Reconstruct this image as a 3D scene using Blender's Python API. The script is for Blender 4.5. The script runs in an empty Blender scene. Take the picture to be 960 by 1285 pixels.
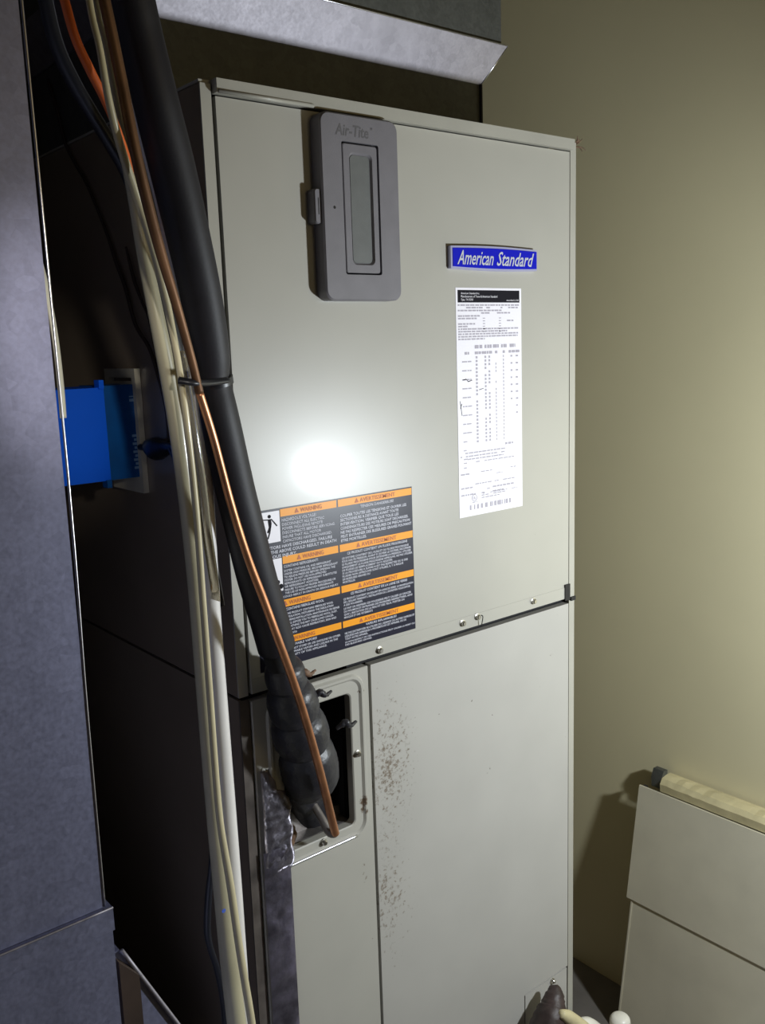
import bpy, bmesh, math, random
from mathutils import Vector, Matrix
random.seed(7)
scene = bpy.context.scene
col = scene.collection
PI = math.pi

# ------------------------------------------------------------------ camera
F_PX = 1166.6
ROWS = ((0.76959, 0.03306, -0.63768), (-0.13933, 0.98329, -0.11718), (0.62315, 0.17903, 0.76133))  # (x, down, depth) -> camera
CAM = Vector((-0.50838, -0.89324, 1.47828))
def w3(a): return Vector((a[0], a[2], -a[1]))
R_, D_, F_ = w3(ROWS[0]), w3(ROWS[1]), w3(ROWS[2])
cam_data = bpy.data.cameras.new('camera')
cam = bpy.data.objects.new('camera', cam_data)
col.objects.link(cam)
F_.normalize(); R_ = (R_ - F_ * R_.dot(F_)).normalized(); U_ = R_.cross(F_)
cam.matrix_world = Matrix(((R_.x, U_.x, -F_.x, CAM.x), (R_.y, U_.y, -F_.y, CAM.y), (R_.z, U_.z, -F_.z, CAM.z), (0, 0, 0, 1)))
cam_data.sensor_fit = 'VERTICAL'
cam_data.sensor_height = 24.0
cam_data.lens = 24.0 * F_PX / 1285.0
cam_data.clip_start = 0.01
scene.camera = cam

# ------------------------------------------------------------------ world, lights, exposure
world = bpy.data.worlds.new('world'); scene.world = world; world.use_nodes = True
bg = world.node_tree.nodes['Background']
bg.inputs[0].default_value = (1.0, 0.86, 0.66, 1); bg.inputs[1].default_value = 0.022

def light(name, kind, loc, target, energy, color, **kw):
    d = bpy.data.lights.new(name, kind); d.energy = energy; d.color = color
    for k, v in kw.items(): setattr(d, k, v)
    o = bpy.data.objects.new(name, d); col.objects.link(o); o.location = loc
    o.rotation_euler = (Vector(target) - Vector(loc)).to_track_quat('-Z', 'Y').to_euler()
    return o
# the hand-held LED torch, right of the camera
light('led_torch', 'SPOT', (0.69, -0.79, 1.205), (0.66, 0.0, 0.98), 36, (0.88, 0.95, 1.0),
      spot_size=math.radians(160), spot_blend=0.6, shadow_soft_size=0.032)
# added warm fill, behind on the right, standing in for bounced light
light('warm_fill', 'POINT', (0.42, -1.5, 1.75), (0, 0, 0), 4, (1.0, 0.78, 0.40), shadow_soft_size=0.15)
# unseen fill spot added on the left to brighten the blue box in the gap
light('gap_fill', 'SPOT', (-0.42, -1.15, 1.62), (-0.12, .2, 1.43), 20, (1.0, 0.95, 0.88),
      spot_size=math.radians(15), spot_blend=0.9, shadow_soft_size=0.02)

scene.view_settings.view_transform = 'Standard'
scene.view_settings.look = 'None'
scene.view_settings.gamma = 1
scene.view_settings.use_curve_mapping = False
scene.view_settings.exposure = 0.0

# ------------------------------------------------------------------ helpers
def ray(u, v): return (R_ * ((u - 480) / F_PX) - U_ * ((v - 642.5) / F_PX) + F_)
def at_y(u, v, y): d = ray(u, v); return CAM + d * ((y - CAM.y) / d.y)
def at_x(u, v, x): d = ray(u, v); return CAM + d * ((x - CAM.x) / d.x)
def px_size(p, px): return px * (Vector(p) - CAM).dot(F_) / F_PX

def mat(name, color, rough=0.5, metal=0.0, coat=0.0, coat_rough=0.05, noise=0.0, nscale=20, bump=0.0, bscale=200, spec=0.5, trans=0.0, extra=None):
    m = bpy.data.materials.new(name); m.use_nodes = True
    nt = m.node_tree; N = nt.nodes; L = nt.links
    b = N['Principled BSDF']
    b.inputs['Base Color'].default_value = (*color, 1)
    b.inputs['Roughness'].default_value = rough
    b.inputs['Metallic'].default_value = metal
    b.inputs['Coat Weight'].default_value = coat
    b.inputs['Coat Roughness'].default_value = coat_rough
    b.inputs['Specular IOR Level'].default_value = spec
    b.inputs['Transmission Weight'].default_value = trans
    tc = N.new('ShaderNodeTexCoord')
    out = None
    if noise:
        n = N.new('ShaderNodeTexNoise'); n.inputs['Scale'].default_value = nscale; n.inputs['Detail'].default_value = 6
        L.new(tc.outputs['Object'], n.inputs['Vector'])
        r = N.new('ShaderNodeMapRange'); r.inputs[1].default_value = 0.3; r.inputs[2].default_value = 0.7
        r.inputs[3].default_value = 1 - noise; r.inputs[4].default_value = 1 + noise
        L.new(n.outputs['Fac'], r.inputs[0])
        h = N.new('ShaderNodeVectorMath'); h.operation = 'SCALE'; h.inputs[0].default_value = color
        L.new(r.outputs[0], h.inputs['Scale'])
        out = h.outputs[0]
        L.new(out, b.inputs['Base Color'])
    if bump:
        n2 = N.new('ShaderNodeTexNoise'); n2.inputs['Scale'].default_value = bscale; n2.inputs['Detail'].default_value = 4
        L.new(tc.outputs['Object'], n2.inputs['Vector'])
        bp = N.new('ShaderNodeBump'); bp.inputs['Strength'].default_value = bump; bp.inputs['Distance'].default_value = 0.002
        L.new(n2.outputs['Fac'], bp.inputs['Height']); L.new(bp.outputs[0], b.inputs['Normal'])
    if extra: extra(m, N, L, b, tc, out)
    return m

def blotch(cx, cz, rx, rz, color, lo, hi, scale, inv=False):
    """rust / grime flecks that gather round one place of a panel (world = object coordinates here)"""
    def f(N, L, tc, prev):
        mp = N.new('ShaderNodeVectorMath'); mp.operation = 'SUBTRACT'; mp.inputs[1].default_value = (cx, 0, cz)
        L.new(tc.outputs['Object'], mp.inputs[0])
        sc = N.new('ShaderNodeVectorMath'); sc.operation = 'MULTIPLY'; sc.inputs[1].default_value = (1 / rx, 0, 1 / rz)
        L.new(mp.outputs[0], sc.inputs[0])
        ln = N.new('ShaderNodeVectorMath'); ln.operation = 'LENGTH'; L.new(sc.outputs[0], ln.inputs[0])
        fall = N.new('ShaderNodeMapRange'); fall.inputs[1].default_value = 0; fall.inputs[2].default_value = 1
        fall.inputs[3].default_value = 0.0; fall.inputs[4].default_value = -0.35
        L.new(ln.outputs['Value'], fall.inputs[0])
        n = N.new('ShaderNodeTexNoise'); n.inputs['Scale'].default_value = scale; n.inputs['Detail'].default_value = 5; n.inputs['Roughness'].default_value = .6
        L.new(tc.outputs['Object'], n.inputs['Vector'])
        ad = N.new('ShaderNodeMath'); ad.operation = 'ADD'; L.new(n.outputs['Fac'], ad.inputs[0]); L.new(fall.outputs[0], ad.inputs[1])
        r = N.new('ShaderNodeMapRange'); r.inputs[1].default_value = lo; r.inputs[2].default_value = hi
        L.new(ad.outputs[0], r.inputs[0])
        mx = N.new('ShaderNodeMix'); mx.data_type = 'RGBA'
        L.new(r.outputs[0], mx.inputs['Factor']); L.new(prev, mx.inputs['A']); mx.inputs['B'].default_value = (*color, 1)
        return mx.outputs['Result']
    return f

def stained(*fs):
    def extra(m, N, L, b, tc, out):
        for f in fs: out = f(N, L, tc, out)
        L.new(out, b.inputs['Base Color'])
    return extra

def galv(m, N, L, b, tc, out):
    v = N.new('ShaderNodeTexVoronoi'); v.inputs['Scale'].default_value = 110
    L.new(tc.outputs['Object'], v.inputs['Vector'])
    n = N.new('ShaderNodeTexNoise'); n.inputs['Scale'].default_value = 260; n.inputs['Detail'].default_value = 3
    L.new(tc.outputs['Object'], n.inputs['Vector'])
    st = N.new('ShaderNodeMapping'); st.inputs['Scale'].default_value = (26, 26, 1.6); L.new(tc.outputs['Object'], st.inputs['Vector'])
    s = N.new('ShaderNodeTexNoise'); s.inputs['Scale'].default_value = 1.0; s.inputs['Detail'].default_value = 5
    L.new(st.outputs[0], s.inputs['Vector'])
    sp = N.new('ShaderNodeSeparateColor'); L.new(v.outputs['Color'], sp.inputs[0])
    a = N.new('ShaderNodeMath'); a.operation = 'MULTIPLY_ADD'; L.new(sp.outputs[0], a.inputs[0]); a.inputs[1].default_value = .16; a.inputs[2].default_value = .55
    a2 = N.new('ShaderNodeMath'); a2.operation = 'MULTIPLY_ADD'; L.new(n.outputs['Fac'], a2.inputs[0]); a2.inputs[1].default_value = .5; L.new(a.outputs[0], a2.inputs[2])
    a3 = N.new('ShaderNodeMath'); a3.operation = 'MULTIPLY_ADD'; L.new(s.outputs['Fac'], a3.inputs[0]); a3.inputs[1].default_value = .5; L.new(a2.outputs[0], a3.inputs[2])
    sc = N.new('ShaderNodeVectorMath'); sc.operation = 'SCALE'; sc.inputs[0].default_value = b.inputs['Base Color'].default_value[:3]
    L.new(a3.outputs[0], sc.inputs['Scale']); L.new(sc.outputs[0], b.inputs['Base Color'])
    ra = N.new('ShaderNodeMapRange'); ra.inputs[3].default_value = b.inputs['Roughness'].default_value - .08; ra.inputs[4].default_value = b.inputs['Roughness'].default_value + .12
    L.new(n.outputs['Fac'], ra.inputs[0]); L.new(ra.outputs[0], b.inputs['Roughness'])

PAINT = (0.435, 0.42, 0.37)
speck = blotch(0.3, 0.9, 3, 3, (0.10, 0.08, 0.06), 0.70, 0.73, 60)
M = {}
M['upper_paint'] = mat('upper_paint', PAINT, 0.36, 0, 0.5, 0.065, 0.03, 9, 0.02, 500, extra=stained(speck, blotch(.5, 1.10, .1, .03, (.2, .17, .13), .62, .7, 90)))
M['lower_paint'] = mat('lower_paint', (0.46, 0.445, 0.41), 0.42, 0, 0.15, 0.12, 0.04, 9, 0.03, 400,
    extra=stained(speck, blotch(.218, .93, .085, .19, (.20, .16, .12), .42, .58, 230), blotch(.21, .74, .09, .24, (.23, .19, .15), .47, .60, 190),
                  blotch(.545, 1.0, .04, .03, (.16, .12, .09), .56, .66, 120), blotch(.56, 1.06, .04, .03, (.2, .15, .12), .6, .7, 110)))
M['line_paint'] = mat('line_paint', (0.46, 0.445, 0.395), 0.36, 0, 0.25, 0.08, 0.04, 9, 0.03, 400,
    extra=stained(speck, blotch(.172, .888, .014, .028, (.13, .09, .06), .36, .46, 60), blotch(.17, .8, .03, .1, (.2, .16, .12), .58, .66, 130)))
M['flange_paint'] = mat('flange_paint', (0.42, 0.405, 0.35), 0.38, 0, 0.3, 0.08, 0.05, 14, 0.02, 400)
M['dark_flange'] = mat('dark_flange', (0.10, 0.085, 0.075), 0.4, 0, 0.2, 0.1, 0.5, 30)  # darker brown than the other flanges, lower left only
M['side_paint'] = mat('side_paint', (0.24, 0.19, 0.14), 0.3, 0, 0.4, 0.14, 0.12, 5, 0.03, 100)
M['black'] = mat('black_liner', (0.012, 0.012, 0.014), 0.9)
M['galv'] = mat('galvanised_steel', (0.255, 0.265, 0.39), 0.5, 0.7, extra=galv)
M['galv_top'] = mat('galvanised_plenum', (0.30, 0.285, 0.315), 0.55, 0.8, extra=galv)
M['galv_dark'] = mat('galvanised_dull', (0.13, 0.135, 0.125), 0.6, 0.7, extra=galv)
M['rim'] = mat('bright_steel_edge', (0.8, 0.8, 0.86), 0.3, 1.0)
M['steel'] = mat('screw_steel', (0.62, 0.6, 0.55), 0.28, 1.0)
M['foam'] = mat('black_pipe_foam', (0.013, 0.012, 0.017), 0.55, 0, 0, 0, 0.15, 60, 0.06, 350, spec=0.4)
M['tape'] = mat('black_tape', (0.022, 0.022, 0.028), 0.42, 0, 0, 0, 0.3, 40, 0.5, 120, spec=0.6)
M['copper'] = mat('copper', (0.62, 0.29, 0.15), 0.4, 0.9, 0, 0, 0.25, 30, 0.05, 200)
M['copper_shaded'] = mat('shaded_copper', (0.17, 0.085, 0.04), 0.5, 0.5, 0, 0, 0.3, 24, 0.05, 200)  # copper above the tie, its shade put into the colour
M['pvc'] = mat('aged_cream_pvc', (0.46, 0.42, 0.28), 0.38, 0, 0.2, 0.1, 0.1, 18)
M['cable_cream'] = mat('cream_cable', (0.62, 0.55, 0.35), 0.32, 0, 0.3, 0.1, 0.06, 30)
M['white_pipe'] = mat('white_plastic_pipe', (0.80, 0.77, 0.74), 0.4, 0, 0.2, 0.1, 0.03, 20)
M['vinyl'] = mat('clear_vinyl', (0.62, 0.56, 0.42), 0.08, 0, 0.6, 0.04, 0.05, 20, trans=0.75)
M['orange'] = mat('orange_cable', (0.85, 0.17, 0.035), 0.45, 0, 0, 0, 0.05, 30)
M['black_cable'] = mat('black_cable', (0.012, 0.013, 0.018), 0.38)
M['brown_wire'] = mat('brown_wire', (0.035, 0.022, 0.016), 0.6)
M['blue_lid'] = mat('bright_blue_plastic', (0.0, 0.12, 0.85), 0.5, 0, 0, 0, 0.04, 20, spec=.2)
M['blue_body'] = mat('deep_blue_plastic', (0.0, 0.075, 0.27), 0.35, 0, 0, 0, 0.15, 30)
M['pale_blue'] = mat('raised_lettering_blue', (0.25, 0.42, 0.60), 0.4)
M['plate'] = mat('cream_plate', (0.62, 0.57, 0.42), 0.35, 0, 0.2, 0.1, 0.06, 30)
M['cover'] = mat('grey_plastic_cover', (0.185, 0.175, 0.19), 0.5, 0, 0, 0, 0.06, 40, 0.1, 900)
M['cover_in'] = mat('grey_plastic_recess', (0.135, 0.14, 0.135), 0.55, 0, 0, 0, 0.08, 60, 0.1, 900)
M['cover_ink'] = mat('embossed_grey_letters', (0.12, 0.115, 0.12), 0.5)
M['gap'] = mat('dark_gap', (0.02, 0.018, 0.016), 0.8)
M['badge_blue'] = mat('badge_blue', (0.005, 0.01, 0.50), 0.25, 0, 0.4, 0.05)
M['chrome'] = mat('chrome_rim', (0.50, 0.50, 0.72), 0.3, 0.35)
M['silver_ink'] = mat('silver_lettering', (0.72, 0.74, 0.80), 0.3, 0.3)
M['label_white'] = mat('label_paper', (0.90, 0.87, 0.93), 0.45, 0, 0.3, 0.08)
M['label_black'] = mat('label_black', (0.012, 0.012, 0.028), 0.35, 0, 0.12, 0.08, spec=.25)
M['ink'] = mat('black_ink', (0.012, 0.011, 0.016), 0.6, spec=.1)
M['grey_ink'] = mat('fine_grey_print', (0.42, 0.39, 0.45), 0.5)
M['label_orange'] = mat('label_orange', (1.0, 0.38, 0.005), 0.4, 0, 0.12, 0.08, spec=.25)
M['bar_ink'] = mat('brown_bar_lettering', (0.50, 0.11, 0.01), 0.5)
M['print_white'] = mat('white_print', (0.62, 0.62, 0.70), 0.4, 0, 0.12, 0.08, spec=.25)
M['foil_bright'] = mat('bright_crumpled_foil', (0.42, 0.40, 0.46), 0.38, 0.9, 0, 0, 0.3, 60, 0.6, 90)
M['foil'] = mat('crinkled_foil_tape', (0.42, 0.40, 0.50), 0.36, 0.85, 0, 0, 0.4, 45, 0.9, 60)
M['wall'] = mat('beige_wall_paint', (0.76, 0.69, 0.45), 0.62, 0, 0, 0, 0.03, 3, 0.06, 160, spec=.3,
    extra=stained(blotch(0, 1, 9, 9, (.12, .10, .07), .765, .775, 26)))
M['floor'] = mat('concrete_floor', (0.20, 0.18, 0.16), 0.85, 0, 0, 0, 0.2, 8, 0.3, 60)
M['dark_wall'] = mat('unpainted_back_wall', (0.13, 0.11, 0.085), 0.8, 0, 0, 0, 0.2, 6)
M['ceiling'] = mat('ceiling_board', (0.35, 0.32, 0.26), 0.8, 0, 0, 0, 0.1, 5)
M['spare'] = mat('spare_panel_cream', (0.72, 0.67, 0.52), 0.4, 0, 0.12, 0.15, 0.05, 12, 0.04, 200)
M['spare_edge'] = mat('dark_panel_edge', (0.045, 0.04, 0.04), 0.5, 0.3)
M['strip'] = mat('cream_board', (0.66, 0.58, 0.34), 0.5, 0, 0, 0, 0.14, 25, 0.3, 60)
M['wood'] = mat('plywood', (0.26, 0.17, 0.09), 0.7, 0, 0, 0, 0.25, 10)
M['brown_tape'] = mat('brown_black_tape', (0.045, 0.028, 0.025), 0.5, 0, 0, 0, 0.4, 50, 0.6, 90)
M['rust'] = mat('rusty_brown', (0.17, 0.10, 0.06), 0.7, 0, 0, 0, 0.4, 90, 0.5, 120)
M['ledge'] = mat('inner_sheet', (0.24, 0.22, 0.21), 0.4, 0.6, 0, 0, 0.35, 40, 0.3, 80)
M['strip_brown'] = mat('brown_strip', (0.045, 0.028, 0.02), 0.6, 0, 0, 0, 0.2, 30)
M['white_fit'] = mat('white_pvc_fitting', (0.82, 0.79, 0.70), 0.35, 0, 0.3, 0.1)

def link(name, me, m, parent=None):
    o = bpy.data.objects.new(name, me); col.objects.link(o)
    if m is not None: me.materials.append(m)
    if parent is not None: o.parent = parent
    return o
def tag(o, label=None, cat=None, group=None, kind=None):
    if label: o['label'] = label
    if cat: o['category'] = cat
    if group: o['group'] = group
    if kind: o['kind'] = kind
    return o
def thing(name, label, cat, group=None):
    """things are built in world coordinates, so their Empty stays at the origin of the room until re-based at the end"""
    o = bpy.data.objects.new(name, None); col.objects.link(o); o.empty_display_size = 0.05
    return tag(o, label, cat, group)
def finish(bm, name, m, parent=None, smooth=False, bevel=0, seg=2):
    if bevel: bmesh.ops.bevel(bm, geom=[e for e in bm.edges if e.calc_face_angle(0) > .5], offset=bevel, segments=seg, affect='EDGES', profile=.5)
    bmesh.ops.recalc_face_normals(bm, faces=bm.faces[:])
    me = bpy.data.meshes.new(name); bm.to_mesh(me); bm.free()
    if smooth:
        for p in me.polygons: p.use_smooth = True
        if smooth != True: me.set_sharp_from_angle(angle=smooth)
    return link(name, me, m, parent)
def box_into(bm, a, b):
    vs = [bm.verts.new((x, y, z)) for x in (a[0], b[0]) for y in (a[1], b[1]) for z in (a[2], b[2])]
    for f in ((0, 1, 3, 2), (4, 6, 7, 5), (0, 4, 5, 1), (2, 3, 7, 6), (0, 2, 6, 4), (1, 5, 7, 3)): bm.faces.new([vs[i] for i in f])
    return vs
def box(name, a, b, m, parent=None, bevel=0.0, seg=2):
    bm = bmesh.new(); box_into(bm, a, b)
    return finish(bm, name, m, parent, bevel=bevel, seg=seg, smooth=.6 if bevel else False)
def prism(name, poly, y0, y1, m, parent=None, bevel=0.0, seg=2):
    """polygon in (x, z) extruded from y0 (front) to y1"""
    bm = bmesh.new()
    A = [bm.verts.new((x, y0, z)) for x, z in poly]; B = [bm.verts.new((x, y1, z)) for x, z in poly]
    bm.faces.new(A); bm.faces.new(B[::-1]); n = len(poly)
    for i in range(n): bm.faces.new((A[i], B[i], B[(i + 1) % n], A[(i + 1) % n]))
    return finish(bm, name, m, parent, bevel=bevel, seg=seg, smooth=.6 if bevel else False)
def rrect(x0, x1, z0, z1, r, n=6):
    pts = []
    for cx, cz, a in ((x1 - r, z1 - r, 0), (x0 + r, z1 - r, PI / 2), (x0 + r, z0 + r, PI), (x1 - r, z0 + r, 1.5 * PI)):
        for i in range(n + 1):
            t = a + PI / 2 * i / n; pts.append((cx + r * math.cos(t), cz + r * math.sin(t)))
    return pts
def nested(name, loops, m, parent=None, cap=True, cap_first=False):
    """loops: [(rounded-rect args, y)], bridged one into the next"""
    bm = bmesh.new(); prev = None; first = None
    for args, y in loops:
        vs = [bm.verts.new((x, y, z)) for x, z in rrect(*args)]
        if prev:
            k = len(vs)
            for i in range(k): bm.faces.new((prev[i], prev[(i + 1) % k], vs[(i + 1) % k], vs[i]))
        else: first = vs
        prev = vs
    if cap: bm.faces.new(prev)
    if cap_first: bm.faces.new(first)
    return finish(bm, name, m, parent, smooth=.5)
def smooth_path(pts, sub):
    out = []; n = len(pts)
    for i in range(n - 1):
        p = [pts[max(i - 1, 0)], pts[i], pts[i + 1], pts[min(i + 2, n - 1)]]
        for k in range(sub):
            t = k / sub
            out.append([0.5 * ((2 * p[1][c]) + (-p[0][c] + p[2][c]) * t + (2 * p[0][c] - 5 * p[1][c] + 4 * p[2][c] - p[3][c]) * t * t
                        + (-p[0][c] + 3 * p[1][c] - 3 * p[2][c] + p[3][c]) * t ** 3) for c in range(4)])
    out.append(list(pts[-1])); return out
def tube(name, pts, m, parent=None, seg=16, sub=6, wob=0.0, flat=1.0):
    """pts: (x, y, z, radius)"""
    P = smooth_path(pts, sub) if sub > 1 else [list(p) for p in pts]
    bm = bmesh.new(); rings = []; nrm = None
    for i, p in enumerate(P):
        a = Vector(P[max(i - 1, 0)][:3]); b = Vector(P[min(i + 1, len(P) - 1)][:3]); t = (b - a).normalized()
        if nrm is None: nrm = t.orthogonal().normalized()
        nrm = (nrm - t * nrm.dot(t)).normalized(); bi = t.cross(nrm)
        r = p[3]
        rings.append([bm.verts.new(Vector(p[:3]) + (nrm * math.cos(2 * PI * k / seg) + bi * math.sin(2 * PI * k / seg) * flat) * (r * (1 + wob * (random.random() - .5)))) for k in range(seg)])
    for A, B in zip(rings, rings[1:]):
        for k in range(seg): bm.faces.new((A[k], A[(k + 1) % seg], B[(k + 1) % seg], B[k]))
    bm.faces.new(rings[0][::-1]); bm.faces.new(rings[-1])
    return finish(bm, name, m, parent, smooth=1.0)
def pix(path, wmul=1.0):
    """(u, v, depth plane y, width in px) -> world points with radius"""
    out = []
    for u, v, y, w in path:
        p = at_y(u, v, y); out.append((p.x, p.y, p.z, px_size(p, w) * .5 * wmul))
    return out
def screw(parent, x, z, y=0.0, r=0.0037, name='screw', slot=True):
    bm = bmesh.new()
    rings = []
    for rr, yy in ((r * 1.35, y), (r * 1.35, y - .0012), (r * 1.0, y - .0016), (r * .95, y - .0045), (r * .7, y - .0055)):
        rings.append([bm.verts.new((x + rr * math.cos(PI / 6 * k), yy, z + rr * math.sin(PI / 6 * k))) for k in range(12)])
    for A, B in zip(rings, rings[1:]):
        for k in range(12): bm.faces.new((A[k], A[(k + 1) % 12], B[(k + 1) % 12], B[k]))
    bm.faces.new(rings[-1])
    return finish(bm, name, M['steel'], parent, smooth=.5)

# text: laid out from the built-in font, fitted into a box (x0, x1, z0, z1) on a plane y
def text_verts(s, shear=0.0, weight=0.0):
    c = bpy.data.curves.new('t', 'FONT'); c.body = s; c.size = 1; c.shear = shear; c.offset = weight; c.resolution_u = 2
    o = bpy.data.objects.new('t', c); col.objects.link(o)
    dg = bpy.context.evaluated_depsgraph_get(); dg.update()
    me = bpy.data.meshes.new_from_object(o.evaluated_get(dg))
    vs = [v.co.copy() for v in me.vertices]; fs = [list(p.vertices) for p in me.polygons]
    bpy.data.objects.remove(o); bpy.data.curves.remove(c); bpy.data.meshes.remove(me)
    return vs, fs
class Print:
    """several lines of print on one plane, joined into one mesh"""
    def __init__(s, plane='y', pos=0.0): s.v = []; s.f = []; s.plane = plane; s.pos = pos
    def P(s, a, b): return (a, s.pos, b) if s.plane == 'y' else (s.pos, a, b)
    def line(s, txt, x0, x1, z0, z1, shear=0.0, weight=0.0, keep=False):
        vs, fs = text_verts(txt, shear, weight)
        if not vs: return
        ax, bx = min(v.x for v in vs), max(v.x for v in vs)
        az, bz = 0.0, 0.72
        kx = (x1 - x0) / (bx - ax); kz = (z1 - z0) / (bz - az); n = len(s.v)
        s.v += [s.P(x0 + (v.x - ax) * kx, z0 + (v.y - az) * kz) for v in vs]; s.f += [[i + n for i in f] for f in fs]
    def quad(s, x0, x1, z0, z1): 
        n = len(s.v); s.v += [s.P(x0, z0), s.P(x1, z0), s.P(x1, z1), s.P(x0, z1)]; s.f.append([n, n + 1, n + 2, n + 3])
    def poly(s, pts):
        n = len(s.v); s.v += [s.P(*p) for p in pts]; s.f.append(list(range(n, n + len(pts))))
    def disc(s, x, z, r, k=14): s.poly([(x + r * math.cos(2 * PI * i / k), z + r * math.sin(2 * PI * i / k)) for i in range(k)])
    def ring(s, x, z, r, w, k=20):
        for i in range(k):
            a, b = 2 * PI * i / k, 2 * PI * (i + 1) / k
            s.poly([(x + q * math.cos(t), z + q * math.sin(t)) for q, t in ((r, a), (r, b), (r - w, b), (r - w, a))])
    def words(s, x0, x1, z, h, fill=1.0):
        """rows of print too small to read: word-long strokes"""
        x = x0
        while x < x1 - .001:
            w = random.uniform(.0025, .009)
            if random.random() < fill: s.quad(x, min(x + w, x1), z, z + h)
            x += w + random.uniform(.0012, .002)
    def build(s, name, m, parent):
        me = bpy.data.meshes.new(name); me.from_pydata(s.v, [], s.f); me.update()
        return link(name, me, m, parent)

# ================================================================== THE SETTING
def struct(o): o['kind'] = 'structure'; return o
struct(box('floor', (-1.6, -2.6, -.05), (1.2, 1.0, 0), M['floor']))
struct(box('wall_right', (1.10, -2.6, 0), (1.2, 1.0, 2.5), M['wall']))
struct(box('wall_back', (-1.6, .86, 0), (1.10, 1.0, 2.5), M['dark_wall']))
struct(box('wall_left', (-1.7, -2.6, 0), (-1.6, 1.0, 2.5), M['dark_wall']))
struct(box('ceiling', (-1.6, -2.6, 2.5), (1.2, 1.0, 2.6), M['ceiling']))

# ================================================================== AIR HANDLER
W = 0.60; TOP = 1.75; BOT = 0.34; DEP = 0.56; SEAM = 1.080
ah = thing('air_handler', 'tall grey-beige painted steel air handler cabinet with blue badge and labels', 'air handler')
for z0, z1 in ((SEAM + .002, TOP - .004), (BOT, SEAM - .002)):
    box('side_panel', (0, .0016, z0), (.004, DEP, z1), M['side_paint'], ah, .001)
    box('side_panel', (W - .004, .0016, z0), (W, DEP, z1), M['flange_paint'], ah, .001)
    ff = box('front_flange', (0, -.001, z0), (.0125, .0013, z1), M['flange_paint' if z0 > 1 else 'dark_flange'], ah, .0008)
    if z0 < 1: tag(ff, 'dark brown lower left flange')
    box('front_flange', (.5875, -.001, z0), (W, .0013, z1 if z1 < 1.5 else 1.7485), M['flange_paint'], ah, .0008)
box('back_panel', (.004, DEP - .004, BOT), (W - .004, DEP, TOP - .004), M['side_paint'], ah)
box('inner_liner', (.0055, .03, SEAM - .001), (W - .0055, DEP - .006, SEAM + .001), M['gap'], ah)
bm = bmesh.new()   # dark liner closing the cabinet behind the door gaps
box_into(bm, (.0045, .012, SEAM + .03), (W - .0045, .02, TOP - .02)); box_into(bm, (.165, .012, BOT), (W - .0045, .02, SEAM + .028))
box_into(bm, (.0045, .22, BOT), (.165, .228, SEAM + .028)); box_into(bm, (.158, .02, BOT), (.165, .22, SEAM + .028)); box_into(bm, (.0045, .012, SEAM + .022), (.165, .22, SEAM + .028))
box_into(bm, (.0045, .012, BOT), (.0525, .02, SEAM + .022))
finish(bm, 'inner_liner', M['black'], ah)
# top cap with a rolled lip
box('top_cap', (.0, .0018, TOP - .003), (W - .013, DEP, TOP), M['flange_paint'], ah, .001)
cap = box('cap_lip', (.0145, -.010, 1.7365), (.5865, .0015, TOP + .0005), M['flange_paint'], ah, .003, 3)
tube('rolled_edge', [(.016, -.0105, 1.7378, .0022), (.135, -.0105, 1.7378, .0022)], M['flange_paint'], cap, seg=10, sub=1)
# upper door
up = box('upper_panel', (.0165, -.0022, SEAM + .003), (.5845, .009, 1.7345), M['upper_paint'], ah, .0016)
box('bottom_hem', (.0168, -.0029, SEAM + .0035), (.576, -.0012, SEAM + .021), M['upper_paint'], up, .0006)
box('latch_notch', (.5745, -.0045, SEAM + .0005), (.5862, -.0005, SEAM + .0255), M['gap'], up, .001)
for x, z in ((.3560, 1.0935), (.3850, 1.0965), (.5020, 1.0950), (.2071, 1.0907)): screw(ah, x, z, -.003)
tube('wire_hook', [(.3868, -.009, 1.0995, .0007), (.3895, -.010, 1.0965, .0007), (.3895, -.007, 1.083, .0007)], M['gap'], ah, seg=6)
box('seam_tab', (.590, -.0035, SEAM - .003), (W + .0008, .0, SEAM + .003), M['gap'], ah, .0008)
# lower right door with the corner cut for the drain cover
lp = prism('lower_panel', [(.1925, BOT + .003), (.4785, BOT + .003), (.4785, .4515), (.5845, .4515), (.5845, SEAM - .0058), (.1925, SEAM - .0058)], -.0024, .009, M['lower_paint'], ah, .0016)
dc = box('drain_cover', (.4815, -.0018, BOT + .003), (.5835, .008, .4480), M['lower_paint'], ah, .0015)
screw(dc, .5465, .4425, -.0018, .0038)
# lower left panel with the line-set opening and its embossed surround
nested('line_set_panel', [((.0150, .1885, BOT + .003, SEAM - .0058, .002), .009), ((.0150, .1885, BOT + .003, SEAM - .0058, .002), -.0012),
                          ((.0160, .1875, BOT + .004, SEAM - .0068, .002), -.0022),
                          ((.0330, .1800, .8470, 1.0700, .021), -.0022), ((.0355, .1775, .8495, 1.0675, .019), -.0050), ((.0385, .1745, .8525, 1.0645, .017), -.0050),
                          ((.0415, .1715, .8555, 1.0615, .015), -.0022),
                          ((.0530, .1595, .8660, 1.0470, .008), -.0022), ((.0545, .1580, .8675, 1.0455, .007), -.0010), ((.0545, .1580, .8675, 1.0455, .007), .010)],
       M['line_paint'], ah, cap=False)
for x, z in ((.1655, .9622), (.1063, .8620)): screw(ah, x, z, -.0024, .0036)
tube('opening_trim', [(.044, -.0048, .8517, .0017), (.060, -.0048, .8517, .0017), (.110, -.0048, .8517, .0017), (.158, -.0048, .8517, .0017)], M['rim'], ah, seg=8)
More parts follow.
